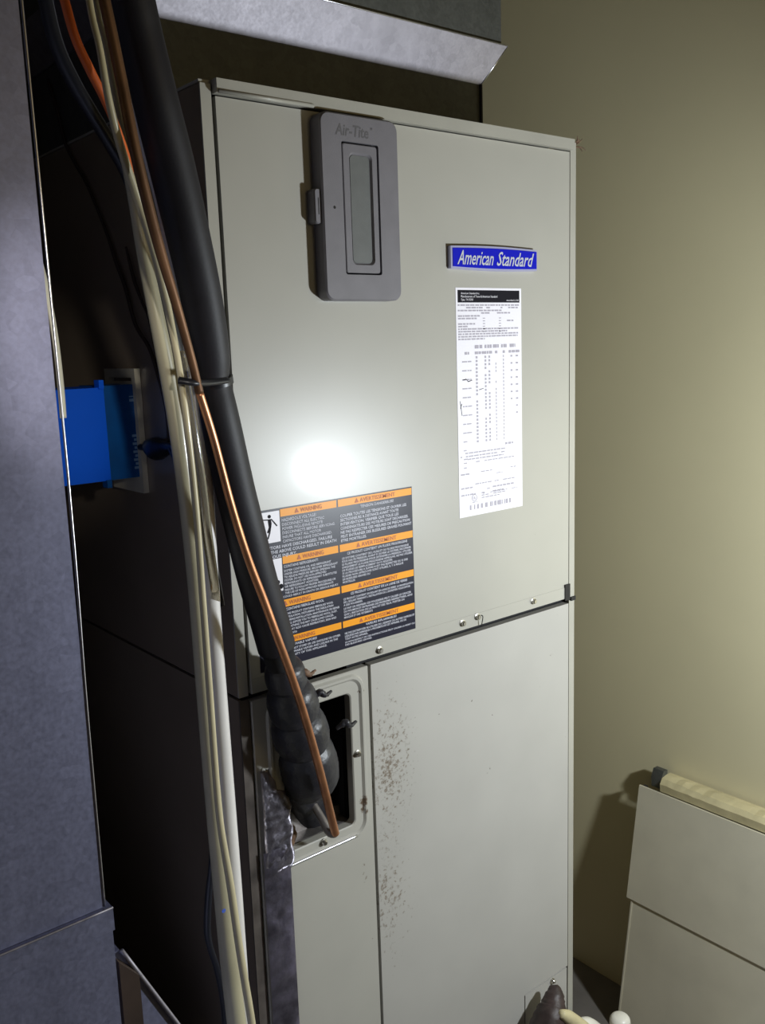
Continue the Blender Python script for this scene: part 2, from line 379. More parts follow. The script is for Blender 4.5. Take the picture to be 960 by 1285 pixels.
# inside the opening: a bare steel ledge and a torn piece of brown insulation
prism('drain_ledge', [(.0546, .855), (.1575, .855), (.1575, .882), (.120, .884), (.090, .905), (.0546, .885)], .03, .20, M['ledge'], ah, .002)
prism('drain_ledge', [(.0546, .850), (.1575, .850), (.1575, .868), (.0546, .868)], .011, .06, M['ledge'], ah, .002)
tube('insulation_scrap', [(.060, .010, .868, .006), (.064, .008, .885, .008), (.061, .014, .900, .005)], M['rust'], ah, seg=9, wob=.5)

# foil tape strip down the left edge, crinkled
bm = bmesh.new(); nz, nx = 90, 8; grid = []
for j in range(nz + 1):
    z = .345 + (.885 - .345) * j / nz; row = []
    xl = .0155; xr = .0535 if z < .86 else .0535 - (.012 * (z - .86) / .13) + .002 * math.sin(z * 160)
    for i in range(nx + 1):
        t = i / nx; amp = .0016 if z < .85 else .0042
        row.append(bm.verts.new((xl + (xr - xl) * t, -.0070 - (.0 if i in (0, nx) else 1) * amp * random.random() - (.0012 if z > .85 else 0), z + .0015 * (random.random() - .5))))
    grid.append(row)
for a, b in zip(grid, grid[1:]):
    for i in range(nx): bm.faces.new((a[i], a[i + 1], b[i + 1], b[i]))
bmesh.ops.solidify(bm, geom=bm.faces[:], thickness=.0006)
tag(finish(bm, 'foil_tape', M['foil'], ah, smooth=.7), 'dull silver foil tape strip')
bm = bmesh.new(); nz, nx = 34, 9; grid = []
for j in range(nz + 1):
    z = .855 + (.990 - .855) * j / nz; row = []
    xl = .018; xr = .0575 - max(0, z - .93) * .25 + .0018 * math.sin(z * 190) - (.012 if .955 < z else 0)
    for i in range(nx + 1):
        row.append(bm.verts.new((xl + (xr - xl) * i / nx, -.0085 - (0 if i in (0, nx) else 1) *   .0032 * random.random(), z + .003 * (random.random() - .5))))
    grid.append(row)
for a, b in zip(grid, grid[1:]):
    for i in range(nx): bm.faces.new((a[i], a[i + 1], b[i + 1], b[i]))
bmesh.ops.solidify(bm, geom=bm.faces[:], thickness=.0005)
tag(finish(bm, 'foil_patch', M['foil_bright'], ah, smooth=True), 'shiny crumpled foil patch')

# ---- brand badge (4 mm proud, slightly bowed)
bx0, bx1, bz0, bz1 = .3425, .5070, 1.5690, 1.5970
def bowed(x0, x1, z0, z1, b):
    n = 12; p = [(x0 + (x1 - x0) * i / n, z0 - b * math.sin(PI * i / n)) for i in range(n + 1)]
    return p + [(x1 - (x1 - x0) * i / n, z1 + b * math.sin(PI * i / n)) for i in range(n + 1)]
bd = prism('brand_badge', bowed(bx0, bx1, bz0, bz1, .0018), -.0085, -.0022, M['chrome'], ah, .0006)
prism('badge_face', bowed(bx0 + .0030, bx1 - .0012, bz0 + .0025, bz1 - .0025, .0015), -.0092, -.0084, M['badge_blue'], bd)
p = Print('y', -.0095)
p.line('American', .3530, .4200, 1.5745, 1.5928, .42, .010); p.line('Standard', .4260, .5000, 1.5745, 1.5928, .42, .010)
p.build('lettering', M['silver_ink'], bd)

# ---- rating label
lx0, lx1, lz0, lz1 = .3553, .4810, 1.2410, 1.5455
rl = box('rating_label', (lx0, -.0026, lz0), (lx1, -.0021, lz1), M['label_white'], ah)
p = Print('y', -.00285); p.quad(lx0 + .0035, lx1 - .004, 1.5265, 1.5425); p.build('header_band', M['ink'], rl)
p = Print('y', -.0030)
p.line('American Standard Inc.', .3645, .3990, 1.5372, 1.5398); p.line('Manufacturers of Trane & American Standard', .3645, .4330, 1.5330, 1.5360)
p.line('Tyler, TX 75707', .3645, .3870, 1.5288, 1.5316); p.line('Assembled in USA', .4510, .4755, 1.5285, 1.5308)
p.build('header_lettering', M['label_white'], rl)
p = Print('y', -.0029)
z = 1.5222
for a, b, f in ((.359, .478, 1), (.362, .474, .5), (.359, .443, 1), (.402, .458, .6), (.359, .399, 1), (.359, .395, 1), (.452, .473, .8), (.359, .390, 1), (.359, .376, 1),
             (.359, .474, 1), (.359, .452, 1), (.359, .476, 1), (.359, .473, 1), (.359, .408, 1)):
    p.words(a, b, z, .0019, f); z -= .00330 if f == 1 else .0037
for a in (.405, .436): 
    for k in range(6): p.quad(a, a + .004, 1.4995 - .0035 * k + .006, 1.5005 - .0035 * k + .006)
for a, b in ((.389, .396), (.398, .404), (.408, .411), (.413, .421), (.424, .435), (.440, .451), (.457, .468)): p.words(a, b, 1.4665, .0045)
for a, b in ((.370, .378), (.389, .422), (.428, .432), (.443, .447), (.455, .477)): p.words(a, b, 1.4590, .0035)
for k in range(24):
    zz = 1.4535 - .0049 * k
    for x, w, q in ((.3905, .0032, .9), (.4075, .0028, .8), (.4150, .0028, .8), (.4285, .0014, .9), (.4435, .0014, 1)):
        if random.random() < q: p.quad(x, x + w, zz, zz + .0028)
    if k % 2 == 0: p.words(.4585, .4620, zz, .0022) if k < 14 else None; 
    if k % 2 == 0 and k < 18: p.words(.4690, .4735, zz, .0022)
for k in range(13): p.words(.365, .382 if k < 9 else .372, 1.449 - .0118 * k, .0016)
p.words(.359, .448, 1.3270, .0017, .85); p.words(.359, .452, 1.3225, .0017, .9); p.words(.372, .442, 1.3185, .0017, .9); p.words(.359, .466, 1.3140, .0014, .5); p.words(.446, .462, 1.3330, .0028)
p.words(.359, .376, 1.2985, .0020); p.words(.385, .470, 1.2995, .0013, .6); p.words(.420, .470, 1.2945, .0010, .5)
p.words(.359, .381, 1.2795, .0019); p.words(.386, .473, 1.2835, .0015, .8); p.words(.359, .386, 1.2700, .0020); p.words(.392, .415, 1.2745, .0015, .7); p.words(.420, .470, 1.2755, .0022, .8); p.words(.392, .470, 1.2690, .0012, .5)
p.words(.398, .448, 1.2700, .0015, .7); p.words(.398, .446, 1.2665, .0015, .85); p.words(.398, .434, 1.2632, .0015, .7)
p.ring(.3840, 1.2655, .0050, .0008); p.line('UL', .3815, .3865, 1.2635, 1.2675); p.words(.3800, .3890, 1.2590, .001)
p.build('fine_print', M['grey_ink'], rl)
p = Print('y', -.0029)
x = .3750
for w, g in ((.0020, .0042), (.0012, .0030), (.0024, .0032), (.0026, .0034), (.0034, .0040), (.0016, .0010), (.0012, .0024), (.0030, .0016), (.0052, .0012), (.0012, .0026), (.0012, .0012), (.0030, .0020), (.0026, .001)):
    p.quad(x, x + w * 1.35, 1.2495, 1.2560); x += (w + g) * 1.35
p.build('barcode', M['grey_ink'], rl)
pen = Print('y', -.0029)
for pts in ([(.3655, 1.4265), (.372, 1.4275), (.3755, 1.4240), (.383, 1.4255), (.383, 1.4247), (.3755, 1.4230), (.372, 1.4264), (.3655, 1.4255)],
            [(.3595, 1.3985), (.3602, 1.3985), (.3635, 1.3790), (.3628, 1.3790)], [(.3598, 1.3890), (.3628, 1.3950), (.3634, 1.3945), (.3604, 1.3885)],
            [(.3960, 1.4120), (.4045, 1.4135), (.4045, 1.4128), (.3960, 1.4112)]): pen.poly(pts)
tag(pen.build('pen_marks', M['ink'], rl), kind='stuff')

# ---- warning label
wx0, wx1, wz0, wz1 = .0300, .2705, 1.1052, 1.2952
wl = box('warning_label', (wx0, -.0026, wz0), (wx1, -.0021, wz1), M['label_black'], ah)
rows = ((1.2848, 1.2936), (1.2288, 1.2378), (1.1772, 1.1860), (1.1325, 1.1408))
white = Print('y', -.0030); inkp = Print('y', -.0032)
for i, (z0, z1) in enumerate(rows):
    for j, (x0, x1) in enumerate(((.0680, .1488), (.1512, .2695))):
        if j == 0 and i >= 2: x0 = .0315
        b = Print('y', -.0029); b.quad(x0, x1, z0, z1); b.build('orange_bar', M['label_orange'], wl)
        cx = (x0 + x1) / 2 if not (j == 0 and i >= 2) else .0780 + .008
        if j == 0 and i == 3: cx = .090
        s, hw = (('WARNING', .0155), ('AVERTISSEMENT', .0285))[j]
        h = (z1 - z0)
        inkp.line(s, cx - hw + .003, cx + hw + .003, z0 + h * .22, z0 + h * .80, 0, .012)
        t = cx - hw - .005; inkp.poly([(t, z0 + h * .2), (t + .0062, z0 + h * .2), (t + .0031, z0 + h * .85)])
tag(inkp.build('bar_lettering', M['bar_ink'], wl), kind='stuff')
def para(x0, x1, ztop, lines, h, pitch, w=.006, full=.0022):
    """lines keep the font's own spacing: width grows with the number of letters"""
    n = max(len(l) for l in lines); z = ztop
    for l in lines:
        if l: white.line(l, x0, x0 + (x1 - x0) * len(l) / n, z - h, z, 0, w * 1.8)
        z -= pitch
white.line('HAZARDOUS VOLTAGE!', .0695, .1180, 1.2790, 1.2825, 0, .02)
para(.0695, .1455, 1.2770, ['DISCONNECT ALL ELECTRIC', 'POWER INCLUDING REMOTE', 'DISCONNECTS BEFORE SERVICING.', 'INSURE THAT ALL MOTOR', 'CAPACITORS HAVE DISCHARGED.'], .0032, .0049, .01)
para(.0330, .1465, 1.2520, ['CAPACITORS HAVE DISCHARGED. FAILURE', 'TO DO THE ABOVE COULD RESULT IN DEATH', 'OR SERIOUS INJURY.'], .0035, .0054, .015)
white.line('TENSION DANGEREUSE!', .1850, .2390, 1.2795, 1.2828, 0, .02)
para(.1535, .2680, 1.2750, ['COUPER TOUTES LES TENSIONS ET OUVRIR LES', 'SECTIONNEURS A DISTANCE AVANT TOUTE', 'INTERVENTION. VERIFIER QUE TOUS LES', 'CONDENSATEURS DES MOTEURS SONT DECHARGES.', 'NE PAS RESPECTER CES MESURES DE PRECAUTION', 'PEUT ENTRAINER DES BLESSURES GRAVES POUVANT', 'ETRE MORTELLES.'], .0034, .0051, .015)
white.line('CONTAINS REFRIGERANT!', .0690, .1180, 1.2240, 1.2272, 0, .02)
E1 = ['SYSTEM CONTAINS OIL AND REFRIGERANT', 'UNDER HIGH PRESSURE. RECOVER REFRIGERANT', 'TO RELIEVE PRESSURE BEFORE OPENING THE', 'SYSTEM. DO NOT USE NON-APPROVED', 'REFRIGERANTS OR REFRIGERANT SUBSTITUTES', 'OR REFRIGERANT ADDITIVES.', 'FAILURE TO FOLLOW PROPER PROCEDURES OR', 'THE USE OF NON-APPROVED REFRIGERANTS']
para(.0690, .1470, 1.2215, E1, .0026, .0038, .012)
para(.0660, .1470, 1.1908, ['COULD RESULT IN DEATH OR SERIOUS INJURY.'], .0024, .0034, .012)
white.line('CE PRODUIT CONTIENT UN FLUIDE FRIGORIGENE', .1620, .2600, 1.2240, 1.2272, 0, .02)
F1 = ['CE SYSTEME CONTIENT DE L HUILE ET DU FLUIDE FRIGORIGENE', 'SOUS HAUTE PRESSION. AVANT D OUVRIR LE SYSTEME, RECUPERER', 'LE FLUIDE FRIGORIGENE POUR DETENDRE LA PRESSION. UTILISER', 'UNIQUEMENT LE FLUIDE FRIGORIGENE APPROUVE, NE PAS UTILISER', 'DE FLUIDES DE REMPLACEMENT OU D ADDITIFS.', 'SI LA PROCEDURE A SUIVRE N EST PAS RESPECTEE OU SI DES', 'FLUIDES NON APPROUVES SONT UTILISES, IL Y A RISQUE', 'DE BLESSURES GRAVES OU', 'MORTELLES.']
para(.1535, .2680, 1.2215, F1, .0026, .00375, .012)
white.line('CONTAINS FIBERGLASS WOOL', .0690, .1240, 1.1725, 1.1757, 0, .02)
para(.0690, .1470, 1.1700, ['THIS PRODUCT CONTAINS FIBERGLASS WOOL', 'INSULATION. DISTURBING THE INSULATION', 'DURING INSTALLATION, MAINTENANCE OR REPAIR', 'WILL EXPOSE YOU TO FIBERGLASS WOOL DUST.', 'BREATHING THIS MAY CAUSE LUNG CANCER.', 'IT MAY ALSO CAUSE RESPIRATORY, SKIN AND'], .0026, .0040, .012)
para(.0690, .0830, 1.1455, ['EYE IRRITATION.'], .0024, .0036, .012)
white.line('CE PRODUIT CONTIENT DE LA LAINE DE VERRE', .1650, .2580, 1.1725, 1.1757, 0, .02)
para(.1535, .2680, 1.1700, ['CE PRODUIT CONTIENT UN ISOLANT EN LAINE DE VERRE. LA MANIPULATION', 'DE L ISOLANT PENDANT L INSTALLATION OU L ENTRETIEN VOUS EXPOSE', 'A DES POUSSIERES.'], .0026, .0038, .012)
para(.1535, .2660, 1.1580, ['LE FAIT DE RESPIRER CES POUSSIERES PEUT CAUSER LE CANCER', 'DU POUMON ET ENTRAINER DES PROBLEMES RESPIRATOIRES, AINSI', 'QUE L IRRITATION DE LA PEAU ET DES YEUX. PORTER UN', 'MASQUE ET DES VETEMENTS'], .0026, .0038, .012)
white.line('FLAMMABLE VAPORS!', .0690, .1110, 1.1282, 1.1312, 0, .02)
para(.0690, .1465, 1.1262, ['DO NOT STORE OR USE GASOLINE OR OTHER', 'FLAMMABLE VAPORS AND LIQUIDS IN THE', 'VICINITY OF THIS APPLIANCE.'], .0026, .0040, .012)
white.line('VAPEURS INFLAMMABLES!', .1870, .2380, 1.1282, 1.1312, 0, .02)
para(.1535, .2690, 1.1262, ['NE PAS ENTREPOSER NI UTILISER DE L ESSENCE OU AUTRES VAPEURS ET', 'LIQUIDES INFLAMMABLES A PROXIMITE DE CET APPAREIL OU DE', 'TOUT AUTRE APPAREIL.'], .0026, .0037, .012)
para(.1535, .2690, 1.1145, ['LE NON-RESPECT DE CES INSTRUCTIONS PEUT CAUSER LA MORT OU', 'DES BLESSURES GRAVES.'], .0022, .0033, .012)
white.build('lettering', M['print_white'], wl)
for z0, z1 in ((1.2563, 1.2926), (1.1975, 1.2367)):
    b = Print('y', -.0029); b.quad(.0325, .0668, z0, z1); pic = b.build('pictogram', M['label_white'], wl)
p = Print('y', -.0032)   # the struck figure
p.disc(.0530, 1.2872, .0021); p.poly([(.0508, 1.2842), (.0548, 1.2842), (.0556, 1.2790), (.0548, 1.2745), (.0518, 1.2745), (.0512, 1.2790)])
p.poly([(.0545, 1.2842), (.0560, 1.2842), (.0634, 1.2755), (.0622, 1.2745)]); p.poly([(.0512, 1.2842), (.0512, 1.2828), (.0430, 1.2838), (.0430, 1.2850)])
p.poly([(.0518, 1.2748), (.0535, 1.2748), (.0506, 1.2680), (.0490, 1.2690)]); p.poly([(.0532, 1.2748), (.0548, 1.2748), (.0532, 1.2680), (.0502, 1.2610), (.0490, 1.2618), (.0514, 1.2680)])
p.poly([(.0360, 1.2900), (.0400, 1.2850), (.0385, 1.2845), (.0425, 1.2780), (.0375, 1.2830), (.0390, 1.2838)])
p.disc(.0600, 1.2085, .0026); p.disc(.0640, 1.2030, .0030); p.poly([(.056, 1.206), (.060, 1.209), (.064, 1.201), (.060, 1.199)])
tag(p.build('figure', M['ink'], wl), kind='stuff')

# ---- grey plastic filter-access cover high on the door
cv = nested('filter_cover', [((.1350, .2485, 1.5275, 1.7325, .012), -.0022), ((.1350, .2485, 1.5275, 1.7325, .012), -.0185), ((.1368, .2467, 1.5293, 1.7307, .0105), -.0205),
        ((.1640, .2180, 1.5570, 1.7030, .003), -.0205), ((.1640, .2180, 1.5570, 1.7030, .003), -.0150)], M['cover'], ah)
nested('hinged_flap', [((.1655, .2155, 1.5590, 1.7010, .003), -.0152), ((.1655, .2155, 1.5590, 1.7010, .003), -.0198), ((.1663, .2147, 1.5598, 1.7002, .003), -.0205),
        ((.1745, .2080, 1.5680, 1.6920, .006), -.0205), ((.1765, .2060, 1.5700, 1.6900, .006), -.0175)], M['cover'], cv)
nested('recess_pad', [((.1768, .2057, 1.5703, 1.6897, .005), -.0176), ((.1772, .2053, 1.5707, 1.6893, .005), -.0182)], M['cover_in'], cv)
nested('pull_tab', [((.1268, .1370, 1.6120, 1.6500, .004), -.0022), ((.1268, .1370, 1.6120, 1.6500, .004), -.0150), ((.1278, .1360, 1.6130, 1.6490, .003), -.0165)], M['cover'], cv)
box('tab_slot', (.1315, -.0169, 1.6220), (.1322, -.0160, 1.6400), M['gap'], cv)
nested('lock_hole', [((.1495, .1530, 1.6285, 1.6320, .0017), -.0206), ((.1498, .1527, 1.6288, 1.6317, .0014), -.0208)], M['gap'], cv)
p = Print('y', -.0207); p.line('Air-Tite', .1560, .2040, 1.7090, 1.7215, .18, .015); p.line('TM', .2060, .2095, 1.7185, 1.7215); p.build('lettering', M['cover_ink'], cv)
box('flap_shadow_gap', (.1640, -.0150, 1.5570), (.2180, -.0140, 1.7030), M['gap'], cv)

# stand
st = thing('wooden_stand', 'plywood box stand under the air handler', 'stand')
box('side_board', (0, .01, 0), (.018, DEP, BOT - .001), M['wood'], st); box('side_board', (W - .018, .01, 0), (W, DEP, BOT - .001), M['wood'], st)
box('front_board', (.018, .01, 0), (W - .018, .028, BOT - .001), M['wood'], st); box('back_board', (.018, DEP - .018, 0), (W - .018, DEP, BOT - .001), M['wood'], st)

# ================================================================== DUCTS
pl = thing('supply_plenum', 'galvanised supply duct plenum on top of the air handler', 'duct')
def frustum(name, a0, a1, z0, b0, b1, z1, m, parent):
    bm = bmesh.new()
    A = [bm.verts.new((x, y, z0)) for x, y in ((a0[0], a0[1]), (a1[0], a0[1]), (a1[0], a1[1]), (a0[0], a1[1]))]
    B = [bm.verts.new((x, y, z1)) for x, y in ((b0[0], b0[1]), (b1[0], b0[1]), (b1[0], b1[1]), (b0[0], b1[1]))]
    bm.faces.new(A[::-1]); bm.faces.new(B)
    for i in range(4): bm.faces.new((A[i], A[(i + 1) % 4], B[(i + 1) % 4], B[i]))
    return finish(bm, name, m, parent)
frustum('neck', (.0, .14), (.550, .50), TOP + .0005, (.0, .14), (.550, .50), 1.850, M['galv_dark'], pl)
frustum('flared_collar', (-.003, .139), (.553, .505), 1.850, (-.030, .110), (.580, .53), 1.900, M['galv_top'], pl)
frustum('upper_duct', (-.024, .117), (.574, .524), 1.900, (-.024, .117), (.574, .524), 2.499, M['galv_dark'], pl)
fr = [( -.030, .110, 1.901, .0012), (.580, .110, 1.901, .0012)]
tube('hemmed_edge', fr, M['rim'], pl, seg=6, sub=1)
tube('hemmed_edge', [(.553, .139, 1.8505, .0012), (.580, .110, 1.9005, .0012)], M['rim'], pl, seg=6, sub=1)
box('corner_seam', (.5505, .136, TOP + .001), (.5530, .146, 1.85), M['gap'], pl)

rd = thing('return_duct', 'tall blue-grey galvanised return duct at the left edge of the frame', 'duct')
DY = -.20
e0, e1, e2 = at_y(20, 50, DY), at_y(75, 487, DY), at_y(131, 1135, DY)
c1, c2 = at_y(137, 1136, DY), at_y(144, 1162, DY)
XR = e2.x; ZB = c1.z; ZC = c2.z
box('duct_section', (-.80, DY, ZB + .0005), (XR, .16, 2.499), M['galv'], rd, .001)
box('duct_section', (-.80, DY + .004, .30), (XR + .0065, .16, ZC - .0005), M['galv'], rd, .001)
box('cleat_band', (-.81, DY - .005, ZC), (XR + .005, .165, ZB), M['galv'], rd, .003, 3)
tube('folded_edge', [(XR, DY, ZB + .001, .0010), (XR + .001, DY, 1.2, .0010), (e1.x, DY, e1.z, .0010), (XR, DY, 2.2, .0010), (XR, DY, 2.49, .0010)], M['rim'], rd, seg=6)
tube('folded_edge', [(XR + .005, DY - .005, ZB, .0010), (-.45, DY - .005, ZB, .0010), (-.80, DY - .005, ZB, .0010)], M['galv_top'], rd, seg=6)
# the flared fitting at its foot, with a dark brown strip on its front
a = at_y(150, 1192, DY + .03); b_ = at_y(222, 1285, DY + .03)
sl = (b_.x - a.x) / (b_.z - a.z)
def slope_x(z): return a.x + (z - a.z) * sl
prism('flared_fitting', [(-.40, a.z), (a.x, a.z), (slope_x(.62), .62), (slope_x(.62), .31), (-.40, .31)], DY + .03, .155, M['galv'], rd, .0015)
tube('flare_hem', [(a.x + .001, DY + .028, a.z, .0020), (slope_x(.72), DY + .028, .72, .0020), (slope_x(.62), DY + .028, .62, .0020)], M['galv_top'], rd, seg=8)
q0 = at_y(154, 1240, DY + .02); q1 = at_y(176, 1240, DY + .02)
prism('brown_strip', [(q0.x - .002, .31), (q1.x, .31), (q1.x - .0005, (q1.x - a.x) / sl + a.z), (q0.x - .002, a.z - .003)], DY + .018, DY + .029, M['strip_brown'], rd)
box('duct_base', (-.80, DY + .004, 0), (-.05, .16, .30), M['galv'], rd)

# ================================================================== PIPES AND CABLES (left of and in front of the cabinet)
hose = thing('suction_line', 'thick black foam-insulated refrigerant pipe running down in front of the cabinet', 'pipe')
tube('foam_sleeve', pix([(112, -260, -.17, 58), (140, -120, -.16, 58), (166, 0, -.15, 57), (177, 50, -.145, 57), (196, 130, -.14, 58), (216, 210, -.13, 58), (237, 300, -.12, 55), (253, 375, -.11, 52),
     (263, 440, -.10, 50), (266, 472, -.095, 44), (269, 486, -.093, 44), (277, 530, -.09, 49), (294, 610, -.08, 50), (305, 655, -.075, 50), (321, 720, -.065, 50), (337, 775, -.055, 49), (347, 812, -.048, 48)]), M['foam'], hose, seg=28, sub=8)
for a_, b_2, w0, w1, y0, y1 in (((354, 830), (362, 864), 46, 50, -.044, -.036), ((361, 860), (373, 902), 56, 62, -.038, -.025), ((371, 896), (382, 938), 64, 68, -.029, -.011), ((380, 930), (391, 988), 70, 72, -.017, .012)):
    n = 6; path = []
    for k in range(n + 1):
        t = k / n; bulge = .80 + .30 * math.sin(PI * t) ** .7 if 0 < k < n else .66
        path.append((a_[0] + (b_2[0] - a_[0]) * t, a_[1] + (b_2[1] - a_[1]) * t, y0 + (y1 - y0) * t, (w0 + (w1 - w0) * t) * bulge))
    tube('tape_wrap', pix(path), M['tape'], hose, seg=24, sub=4, wob=.025)
tube('tape_wrap', pix([(376, 960, -.006, 30), (372, 985, .012, 44), (385, 1005, .03, 46), (392, 1030, .05, 40)]), M['tape'], hose, seg=18, wob=.08)
tube('dark_collar', pix([(347, 812, -.048, 40), (356, 842, -.04, 38)]), M['black'], hose, seg=20, sub=2)
for u, v, y in ((382, 846, -.055), (402, 872, -.045), (433, 910, -.035)):
    tube('torn_tape', pix([(u - 11, v + 5, y + .004, 5), (u, v - 3, y, 9), (u + 6, v + 1, y, 6), (u + 14, v - 5, y + .004, 3)]), M['rust'] if u < 390 else M['tape'], hose, seg=8, wob=.6)
tube('stub_pipe', pix([(404, 975, .03, 16), (410, 1045, .04, 16)]), M['ledge'], hose, seg=12)

tie = thing('cable_tie', 'black cable tie strapped round the insulated pipe and copper line', 'cable tie')
c0 = at_y(268, 478, -.094); rr = px_size(c0, 23.5)
bm = bmesh.new(); ax = (at_y(277, 530, -.09) - at_y(263, 440, -.10)).normalized(); e1 = ax.orthogonal().normalized(); e2 = ax.cross(e1); rings = []
for i in range(36):
    t = 2 * PI * i / 36; d = e1 * math.cos(t) + e2 * math.sin(t)
    rings.append([bm.verts.new(c0 + d * (rr + dr) + ax * dz) for dr, dz in ((-.001, -.0035), (.001, -.0035), (.001, .0035), (-.001, .0035))])
for i in range(36):
    for k in range(4): bm.faces.new((rings[i][k], rings[(i + 1) % 36][k], rings[(i + 1) % 36][(k + 1) % 4], rings[i][(k + 1) % 4]))
finish(bm, 'strap', M['black_cable'], tie, smooth=.6)
tube('tail', pix([(286, 477, -.125, 9), (262, 480, -.135, 10), (243, 480, -.145, 10), (224, 477, -.14, 11)]), M['black_cable'], tie, seg=8, flat=.8)

cu = thing('liquid_line', 'thin bare copper liquid line crossing in front of the black pipe', 'pipe')
tube('copper_tube', pix([(70, -260, -.20, 17), (104, -110, -.20, 16), (131, 0, -.195, 15), (152, 100, -.19, 15), (172, 200, -.185, 15), (197, 300, -.175, 14), (222, 385, -.165, 12), (240, 450, -.15, 11), (250, 492, -.14, 11)]), M['copper_shaded'], cu, seg=16, sub=8)
tube('copper_tube', pix([(250, 492, -.14, 10.5), (268, 550, -.135, 10), (290, 633, -.128, 10), (311, 700, -.12, 10), (331, 753, -.112, 10.5), (350, 805, -.105, 10.5), (368, 855, -.09, 10.5), (384, 905, -.075, 10.5), (402, 970, -.055, 10.5), (418, 1035, -.035, 10.5), (421, 1046, -.031, 10)]), M['copper'], cu, seg=16, sub=8)
tube('return_bend', pix([(421, 1046, -.031, 10), (413, 1044, -.022, 11), (402, 1024, -.006, 10), (388, 1003, .012, 10), (372, 988, .03, 10)]), M['ledge'], cu, seg=12)
pv = thing('condensate_pipe', 'aged cream plastic pipe descending left of the cabinet corner, blue printed mark', 'pipe')
pvp = [(95, -200, -.11, 12), (118, 0, -.11, 12), (132, 60, -.11, 12), (148, 150, -.105, 13), (165, 230, -.10, 16), (181, 320, -.10, 18), (197, 400, -.10, 20), (213, 480, -.095, 22), (223, 540, -.095, 22), (236, 640, -.09, 21),
       (246, 740, -.085, 20), (254, 840, -.085, 20), (262, 940, -.08, 20), (271, 1040, -.08, 21), (279, 1120, -.08, 22), (287, 1200, -.08, 23), (297, 1285, -.08, 24), (308, 1390, -.08, 24), (318, 1500, -.08, 24)]
tube('pipe_wall', pix(pvp), M['pvc'], pv, seg=20)
mk = at_y(281, 1143, -.0935)
pm = Print('y', mk.y); pm.ring(mk.x, mk.z, .0022, .0007, 12); pm.quad(mk.x - .0012, mk.x + .0012, mk.z - .0005, mk.z + .0005)
pm.build('printed_mark', M['blue_lid'], pv)

yc = tag(tube('thermostat_cable', pix([(90, -160, -.20, 9), (112, 0, -.20, 9), (125, 60, -.20, 9), (137, 128, -.19, 10), (154, 193, -.175, 11), (186, 289, -.155, 12), (203, 352, -.135, 11), (221, 440, -.13, 9), (233, 520, -.13, 9), (246, 640, -.12, 9),
     (255, 760, -.115, 9), (264, 880, -.11, 9), (269, 950, -.11, 9), (276, 1030, -.11, 9), (289, 1110, -.11, 10), (299, 1180, -.11, 10), (307, 1230, -.11, 10), (316, 1285, -.11, 10), (330, 1390, -.11, 10)]), M['cable_cream'], seg=12),
     'slim yellowish cream cable lying along the front of the cream pipe', 'cable')
wp = tag(tube('white_pipe', pix([(120, -80, -.08, 14), (139, 0, -.08, 14), (158, 75, -.08, 14), (178, 160, -.08, 15), (192, 215, -.08, 16), (204, 262, -.08, 16), (216, 320, -.08, 16), (232, 400, -.075, 16), (247, 500, -.07, 18), (258, 620, -.065, 20), (265, 740, -.06, 20),
     (274, 860, -.055, 20), (281, 950, -.055, 20), (288, 1040, -.055, 20), (294, 1119, -.055, 20), (299, 1190, -.055, 20), (306, 1285, -.055, 20), (316, 1400, -.055, 20)]), M['white_pipe'], seg=18),
     'white plastic pipe partly hidden behind the black insulated pipe', 'pipe')
cv_ = tag(tube('vinyl_tube', pix([(228, 440, -.105, 10), (240, 520, -.105, 12), (252, 600, -.10, 13), (260, 670, -.095, 13), (268, 725, -.085, 12), (271, 755, -.06, 11), (271, 800, -.035, 10)]), M['vinyl'], seg=14),
     'clear glossy vinyl tube between cream pipe and black pipe', 'tube')
oc = tag(tube('orange_cable', pix([(50, -100, -.175, 12), (78, -10, -.175, 12), (94, 46, -.175, 12), (113, 88, -.17, 12), (130, 122, -.165, 11), (146, 160, -.155, 10), (160, 200, -.13, 9), (174, 250, -.10, 8), (188, 320, -.07, 8)]), M['orange'], seg=14),
     'bright orange cable at the top left, passing behind cream pipe', 'cable')
bc = tag(tube('black_cable', pix([(40, -100, -.05, 19), (57, 0, -.05, 19), (71, 57, -.05, 19), (92, 103, -.05, 19), (115, 142, -.05, 18), (138, 179, -.05, 18), (158, 215, -.05, 17), (178, 270, -.045, 16), (200, 350, -.04, 16), (222, 440, -.04, 16), (244, 560, -.035, 15), (262, 680, -.035, 14), (275, 760, -.035, 14)]), M['black_cable'], seg=14),
     'black rubber cable curving down at top left, left of orange cable', 'cable')
def wire(path, label):
    pts = []
    for u, v, x, w in path:
        p = at_x(u, v, x); pts.append((p.x, p.y, p.z, px_size(p, w) * .5))
    return tag(tube('thin_wire', pts, M['brown_wire'], seg=8), label, 'wire')
wire([(60, 100, -.006, 4), (72, 140, -.006, 4), (82, 180, -.006, 4), (96, 208, -.006, 4), (110, 233, -.006, 4), (133, 290, -.006, 4), (146, 330, -.006, 5), (157, 360, -.006, 5), (170, 407, -.008, 5), (187, 436, -.008, 5), (198, 470, -.008, 5), (208, 513, -.008, 4), (212, 560, -.008, 4)],
     'thin dark brown wire running down the cabinet side to behind the cream pipe')
wire([(158, 310, -.006, 3), (168, 350, -.006, 5), (178, 378, -.006, 4), (187, 400, -.006, 4), (197, 450, -.01, 4), (206, 490, -.01, 4)],
     'short dark wire with a bead beside the brick-brown patch, right of the longer wire')

